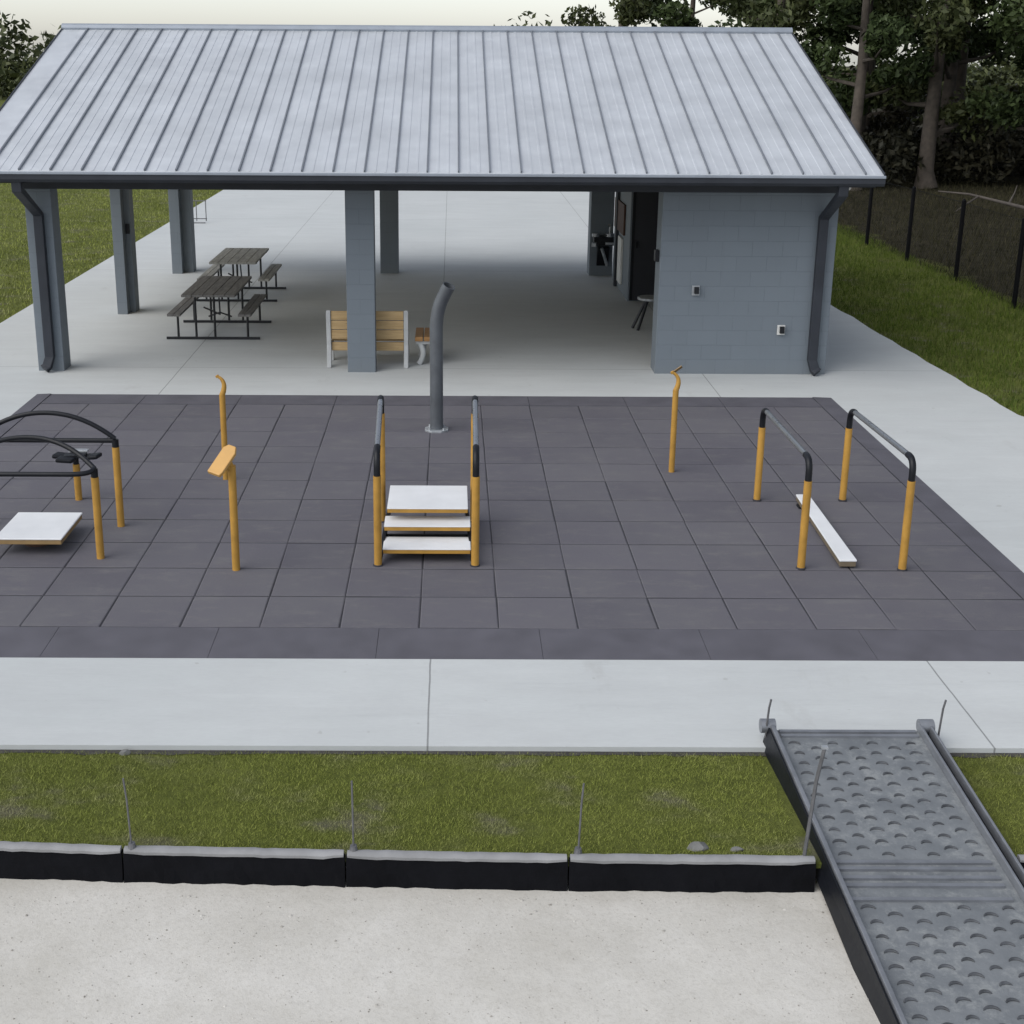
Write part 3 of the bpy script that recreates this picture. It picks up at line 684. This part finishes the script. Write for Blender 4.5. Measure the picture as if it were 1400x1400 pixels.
for i in range(5): edging(seams[i], seams[i+1], names[i])
edging((5.51, -4.90), (7.9, -4.95), 'right of the ramp')
def lump(name, x, y, z, r, mat, label, cat, seed, group=None):
    bm = bmesh.new(); bmesh.ops.create_icosphere(bm, subdivisions=3, radius=1); rr = random.Random(seed)
    d = [Vector((rr.uniform(-1, 1), rr.uniform(-1, 1), rr.uniform(-.3, 1))).normalized() for _ in range(9)]
    for v in bm.verts:
        for q in d:
            e = v.co.dot(q)-.62
            if e > 0: v.co -= q*e
        v.co = Vector((v.co.x*r[0], v.co.y*r[1], v.co.z*r[2]))*S
    me = bpy.data.meshes.new(name); bm.to_mesh(me); bm.free(); me.materials.append(mat)
    o = bpy.data.objects.new(name, me); C.objects.link(o); o.location = Vector((x, y, z))*S; return tag(o, label, cat, group)
lump('concrete_chunk', 2.66, -4.68, -.06, (.12, .07, .06), M['rock'], 'grey broken concrete chunk in the grass left of the ramp', 'rubble', 3)
lump('concrete_chunk', 3.02, -4.72, -.065, (.07, .045, .035), M['rock'], 'small grey stone in the grass by the foot of the ramp', 'rubble', 5)
lump('pale_stone', -2.98, -3.03, -.05, (.07, .035, .035), M['rock'], 'pale stone lying against the concrete edge at the left', 'stone', 8)
m = MB(); m.cyl((-12.1, 24.5), .055, ZG-.05, .33, 10); tag(m.build('marker_peg', M['pwhite'], org=(-12.1, 24.5, ZG)), 'short white peg in the grass by the near left column', 'peg')
t = thing('wire_rack', 'small thin wire rack standing far back on the concrete', 'rack', (-10.3, 41.2, ZC))
for xx in (-10.9, -10.35, -9.95):
    m = MB(); m.tube([(xx, 41.2, .06), (xx+.0, 41.2, .92)], .022, 6); m.build('upright', M['rod'], t)
for z, yy in ((.90, 41.2), (.16, 41.2), (.03, 40.85)):
    m = MB(); m.tube([(-10.95, yy, z), (-9.92, yy, z)], .022, 6); m.build('crossbar', M['rod'], t)

# ------------------------------------------------------------------ fence
FP = [(17.0, 13.3), (16.85, 18.0), (16.65, 22.63), (16.73, 27.5), (16.55, 31.75), (16.27, 35.6), (16.1, 40.0), (15.9, 44.4), (15.7, 48.8), (15.5, 53.2), (15.3, 57.6)]
f = thing('chain_link_fence', 'black chain link fence between the lawn and the dark wood', 'fence', (16.65, 22.63, ZG))
FH = 2.45
for (x, y) in FP:
    m = MB(); m.tube([(x, y, ZG-.1), (x, y, FH+.04)], .070, 10); m.tube([(x, y, FH+.04), (x, y, FH+.10)], [.06, .02], 10); m.build('post', M['vinyl'], f, smooth=True)
for (a, b) in zip(FP[:-1], FP[1:]):
    A, B = Vector((*a, 0)), Vector((*b, 0)); L = (B-A).length; d = (B-A)/L
    m = MB(); m.tube([(*a, FH-.02), (*b, FH-.02)], .008, 5); m.build('tension_wire', M['vinyl'], f, smooth=True)
    m = MB(); z0, z1 = ZG+.06, FH-.03; H = z1-z0; st = .15; w = .0024; nrm2 = Vector((-d.y, d.x, 0))
    k = -H
    while k < L:
        for sg in (1, -1):
            s0, s1 = k, k+H; za, zb = (z0, z1) if sg > 0 else (z1, z0)
            if s0 < .05: za += (zb-za)*(.05-s0)/(s1-s0); s0 = .05
            if s1 > L-.05: e = (s1-L+.05)/(k+H-s0) if k+H > s0 else 0; zb = zb-(zb-za)*e; s1 = L-.05
            if s1-s0 > .05:
                p0 = A+d*s0+Vector((0, 0, za))+nrm2*(.005*sg); p1 = A+d*s1+Vector((0, 0, zb))+nrm2*(.005*sg); t = (p1-p0).normalized(); u = t.cross(nrm2).normalized()
                tri = [nrm2*w, -nrm2*w*.5+u*w*.87, -nrm2*w*.5-u*w*.87]
                m.add([p0+q for q in tri]+[p1+q for q in tri], [(0, 1, 4, 3), (1, 2, 5, 4), (2, 0, 3, 5)])
        k += st
    m.build('wire_mesh', M['vinyl'], f)

# ------------------------------------------------------------------ vegetation
def blades(name, pts, h, w, mat, seed, lean=.6, z=ZG):
    rg = np.random.default_rng(seed); n = len(pts)
    hh = h[0]+(h[1]-h[0])*rg.random(n)**1.5; ww = w[0]+(w[1]-w[0])*rg.random(n)
    a = rg.random(n)*2*np.pi; la = rg.random(n)*2*np.pi; lm = lean*hh*rg.random(n)
    base = np.column_stack([pts, np.full(n, z-.01)]); dx = np.column_stack([np.cos(a)*ww, np.sin(a)*ww, np.zeros(n)])/2
    tip = base+np.column_stack([np.cos(la)*lm, np.sin(la)*lm, hh])
    v = np.empty((n, 3, 3)); v[:, 0] = base-dx; v[:, 1] = base+dx; v[:, 2] = tip
    tint = np.repeat(rg.random(n), 3)
    return fast_mesh(name, v.reshape(-1, 3)*S, np.arange(n*3).reshape(-1, 3), tint, mat)
rg = np.random.default_rng(3)
def patch(n, fx, fy): return np.column_stack([fx[0]+(fx[1]-fx[0])*rg.random(n), fy[0]+(fy[1]-fy[0])*rg.random(n)])
q = patch(260000, (-6.6, 8.2), (-4.90, -3.0))
keep = ~((q[:, 0] > 3.62) & (q[:, 0] < 5.55))
cl = np.sin(q[:, 0]*5.1+1.3*np.sin(q[:, 1]*6))*np.sin(q[:, 1]*7.3+q[:, 0]*2.1)+rg.random(len(q))*1.6
keep &= cl > -.15
keep &= q[:, 1] > np.interp(q[:, 0], [c[0] for c in CURB], [c[1] for c in CURB])+.035
o = blades('grass', q[keep], (.015, .048), (.004, .009), M['turf'], 1, 1.3); tag(o, 'mottled green and dry turf strip before the concrete walk', 'grass', kind='stuff')
q = patch(95000, (-27, -11.56), (9, 66)); q = q[rg.random(len(q)) < np.clip(1.15-(-q[:, 0]-11.5)/22, .1, 1)]
o = blades('grass', q, (.05, .14), (.015, .04), M['turf'], 2, .9); tag(o, 'bright green lawn left of the pavilion', 'grass', kind='stuff')
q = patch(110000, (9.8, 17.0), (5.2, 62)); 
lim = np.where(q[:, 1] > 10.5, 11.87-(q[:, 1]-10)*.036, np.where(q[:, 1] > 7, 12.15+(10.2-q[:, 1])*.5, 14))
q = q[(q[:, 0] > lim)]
o = blades('grass', q, (.07, .22), (.012, .030), M['shade_turf'], 4, .7); tag(o, 'deep green lawn with shade in its colour between the pavement and the black fence', 'grass', kind='stuff')
q = patch(60000, (16.6, 40), (14, 64))
o = blades('scrub', q, (.06, .38), (.015, .04), M['weeds'], 5, .8); tag(o, 'brown dead weeds covering the ground beyond the fence', 'undergrowth', kind='stuff')

def foliage(n, centres, radii, size, seed):
    rg = np.random.default_rng(seed); ci = rg.integers(0, len(centres), n)
    d = rg.normal(size=(n, 3)); d /= np.linalg.norm(d, axis=1)[:, None]; rr = rg.random(n)**.45
    p = centres[ci]+d*(radii[ci]*rr[:, None])
    a = rg.normal(size=(n, 3)); a /= np.linalg.norm(a, axis=1)[:, None]; b = np.cross(a, rg.normal(size=(n, 3))); b /= np.linalg.norm(b, axis=1)[:, None]
    s = (size[0]+(size[1]-size[0])*rg.random(n))[:, None]
    v = np.empty((n, 4, 3)); v[:, 0] = p-a*s; v[:, 1] = p+b*s*.45; v[:, 2] = p+a*s; v[:, 3] = p-b*s*.45
    tint = np.repeat(np.clip(rg.random(n)*.6+.4*(rg.random(len(centres))[ci]), 0, 1), 4)
    return v.reshape(-1, 3), np.arange(n*4).reshape(-1, 4), tint
def tree(x, y, h, spread, n, mat, seed, label, group, low=.28):
    rr = random.Random(seed); t = thing('woodland_tree', label, 'tree', (x, y, ZG), group); base = Vector((0, 0, 0))
    m = MB(); o = Vector((x, y, ZG)); lean = Vector((rr.uniform(-.6, .6), rr.uniform(-.6, .6), 0)); P = [o+lean*u**2+Vector((rr.uniform(-.08, .08), rr.uniform(-.08, .08), h*.82*u)) for u in (0, .05, .2, .4, .6, .8, 1)]
    r0 = h*.017; m.tube(P, [r0*1.7, r0*1.15, r0, r0*.8, r0*.6, r0*.35, r0*.12], 9)
    cs, rs = [], []
    for k in range(11):
        u = low+(.95-low)*(k/10)+rr.uniform(-.03, .03); i = min(int(u*5.9)+1, 5); q = o+lean*u**2+Vector((0, 0, h*.82*u))
        a = k*2.4+rr.uniform(-.5, .5); L = spread*(1.05-.55*abs(u-.45))*rr.uniform(.6, 1.05); e = q+Vector((math.cos(a)*L, math.sin(a)*L, L*rr.uniform(.05, .6)))
        mid = (q+e)/2+Vector((0, 0, -.1*L)); m.tube([q, mid, e], [r0*.5*(1.1-u), r0*.3*(1.1-u), .02], 6)
        for f_, s_ in ((.55, .7), (1.0, 1.0)):
            c = q+(e-q)*f_; cs.append(c-o+Vector((rr.uniform(-.4, .4), rr.uniform(-.4, .4), rr.uniform(0, .6)))); w = spread*rr.uniform(.26, .42)*s_; rs.append((w, w, w*rr.uniform(.55, .8)))
    cs.append(P[-1]-o); rs.append((spread*.35, spread*.35, spread*.45))
    m.build('trunk', M['bark'], t, smooth=True)
    v, fc, ti = foliage(n, np.array([tuple(c) for c in cs]), np.array(rs), (.10, .28), seed)
    c = fast_mesh('crown', v*S, fc, ti, mat); c.parent = t
    return t
protos = [tree(22.0, 57.5, 19, 4.2, 9000, M['leafA'], 11, 'dark leaved tree at the corner of the wood just beyond the end of the roof', 'trees of the dark wood'),
          tree(26.5, 59.0, 23, 4.8, 10000, M['leafB'], 12, 'tall olive tree at the edge of the wood behind the fallen branch', 'trees of the dark wood', .18),
          tree(31.0, 55.5, 17, 4.4, 9000, M['leafA'], 13, 'broad dark tree at the wood edge near the right side of the view', 'trees of the dark wood', .15)]
for i, (x, y, k, sc) in enumerate([(25, 6, 0, 1.0), (27.5, 14, 1, .95), (24.5, 20, 2, 1.0), (28, 26, 0, 1.1), (27, 33, 2, 1.05), (31, 40, 1, 1.1), (31, 47, 0, 1.0), (33, 10, 1, 1.1), (35, 22, 2, 1.2)]): copy_thing(protos[k], (x, y, ZG), 'tall leafy tree added along the right side behind the fence to block sky light', i*2.3, sc)  # trees added out of view to cut sky light on the right side
LB = 'shadowed tree deep in the dark wood behind the fence'
more = [(19.0, 64, 1, 1.0), (24.3, 65, 2, 1.15), (29, 64, 0, 1.2), (34.5, 60, 1, .95), (38, 66, 2, 1.2), (21, 72, 0, 1.2), (27, 73, 1, 1.1), (33, 73, 0, 1.25), (39, 75, 1, 1.1), (16, 76, 2, 1.1), (44, 70, 0, 1.2), (36.5, 52, 0, .9), (12, 80, 1, 1.05)]
for i, (x, y, k, sc) in enumerate(more): copy_thing(protos[k], (x, y, ZG), LB, i*1.9, sc)
cc = []; rr_ = []
for i in range(170):
    x = rg.uniform(15, 52); y = rg.uniform(58, 84); z = rg.uniform(.2, 4.0)*(.4+.6*min(1, (y-58)/9)); w = rg.uniform(.8, 2.2); cc.append((x, y, z)); rr_.append((w, w, w*.8))
v, fc, ti = foliage(60000, np.array(cc), np.array(rr_), (.12, .30), 40)
o = fast_mesh('thicket', v*S, fc, ti, M['leafC']); tag(o, 'tangled brown green thicket filling the foot of the dark wood', 'undergrowth', kind='stuff')
m = MB()
m.tube([(23.5, 48.6, .75), (24.6, 47.6, .72), (25.6, 46.2, .50), (26.6, 44.6, .28), (27.6, 43.2, .05)], [.03, .05, .07, .09, .11], 8)
m.tube([(24.9, 47.2, .66), (24.0, 46.4, .35), (23.4, 45.9, .1)], [.05, .035, .02], 7); m.tube([(25.8, 45.9, .46), (26.3, 46.6, .9), (26.5, 46.9, 1.2)], [.05, .03, .015], 7)
tag(m.build('fallen_branch', M['dead'], org=(25.6, 46.2, 0), smooth=True), 'pale forked dead branch lying on the ground beyond the fence', 'branch')
m = MB()
for k in range(7):
    x = 17.6+k*.33; m.tube([(x, 52+k*.3, ZG), (x+.25*math.sin(k*2.1), 52+k*.3, 1.0), (x+.5*math.sin(k*1.7)+.2, 51.8+k*.3, 2.1+.4*math.sin(k*3))], [.05, .035, .012], 6)
tag(m.build('bare_bush', M['dead'], org=(18.6, 53, ZG), smooth=True), 'bare grey stemmed bush behind the fence below the roof corner', 'bush')

cc = []; rr_ = []
for i in range(380):
    x = rg.uniform(-190, 170); y = rg.uniform(185, 240); h = rg.uniform(3, 11)*(.55+.45*math.sin(x*.11)*math.sin(x*.043+1)); w_ = rg.uniform(2.5, 5.5)
    for k in range(3): cc.append((x+rg.uniform(-2, 2), y, abs(h)*k/2)); rr_.append((w_, w_, w_*.7))
v, fc, ti = foliage(85000, np.array(cc), np.array(rr_), (.35, .95), 41)
o = fast_mesh('distant_woods', v*S, fc, ti, M['leafB']); tag(o, 'low distant wood along the horizon behind the pavilion', 'woods', kind='stuff')
vs = []; fs = []; n_ = 5200
for i in range(n_):
    x = rg.uniform(-7, 9); y = -5.05-rg.random()**1.3*3.2; q = rg.uniform(.004, .013)*(1+1.2*(rg.random()**16)); b_ = len(vs); a = rg.uniform(0, 6.28)
    for k in range(5): vs.append((x+q*math.cos(a+k*1.257)*rg.uniform(.7, 1.2), y+q*math.sin(a+k*1.257)*rg.uniform(.6, 1.1), ZL-.004))
    vs.append((x+q*.2, y, ZL+q*rg.uniform(.5, .9)))
    for k in range(5): fs.append((b_+k, b_+(k+1) % 5, b_+5))
o = fast_mesh('gravel', np.array(vs)*S, np.array(fs), np.repeat(rg.random(n_), 6), M['pebble']); tag(o, 'loose pebbles scattered over the pale sand below the edging', 'gravel', kind='stuff')
# ------------------------------------------------------------------ light
w = bpy.data.worlds.new('World'); bpy.context.scene.world = w; w.use_nodes = True
n = w.node_tree.nodes; l = w.node_tree.links; bg = n['Background']
sk = n.new('ShaderNodeTexSky'); sk.sky_type = 'NISHITA'; sk.sun_disc = False; SE, SA = R(46), R(236)
sk.sun_elevation = SE; sk.sun_rotation = SA; sk.dust_density = 1.0; sk.air_density = 1.0; sk.ozone_density = 1.0
hs = n.new('ShaderNodeHueSaturation'); hs.inputs['Saturation'].default_value = .42; l.new(sk.outputs[0], hs.inputs['Color'])
l.new(hs.outputs[0], bg.inputs[0]); bg.inputs[1].default_value = .13
sd_ = bpy.data.lights.new('sun', 'SUN'); sd_.energy = 1.5; sd_.angle = R(60); sd_.color = (1, .97, .92)
so = bpy.data.objects.new('sun', sd_); C.objects.link(so)
sv = Vector((math.sin(SA)*math.cos(SE), math.cos(SA)*math.cos(SE), math.sin(SE)))    # towards the sun
so.rotation_euler = sv.to_track_quat('Z', 'Y').to_euler()

# ------------------------------------------------------------------ camera
th, ya, ro = .2895, .0047, .0058
c_, s_ = math.cos(ya), math.sin(ya)
fw = Vector((s_*math.cos(th), c_*math.cos(th), -math.sin(th))); r_ = Vector((c_, -s_, 0)); u_ = r_.cross(fw)
r2 = r_*math.cos(ro)+u_*math.sin(ro); u2 = -r_*math.sin(ro)+u_*math.cos(ro)
cd = bpy.data.cameras.new('camera'); co = bpy.data.objects.new('camera', cd); C.objects.link(co)
mt = Matrix((r2, u2, -fw)).transposed().to_4x4(); mt.translation = Vector((.379, -15.337, 6.906))*S; co.matrix_world = mt
cd.sensor_width = 36; cd.lens = 1818.12/1400*36; cd.shift_x = (700-623.7)/1400; cd.shift_y = -(700-614.23)/1400; cd.clip_start = .1; cd.clip_end = 2000
sc = bpy.context.scene; sc.camera = co
sc.view_settings.view_transform = 'Standard'; sc.view_settings.look = 'None'; sc.view_settings.gamma = 1; sc.view_settings.exposure = 0.50
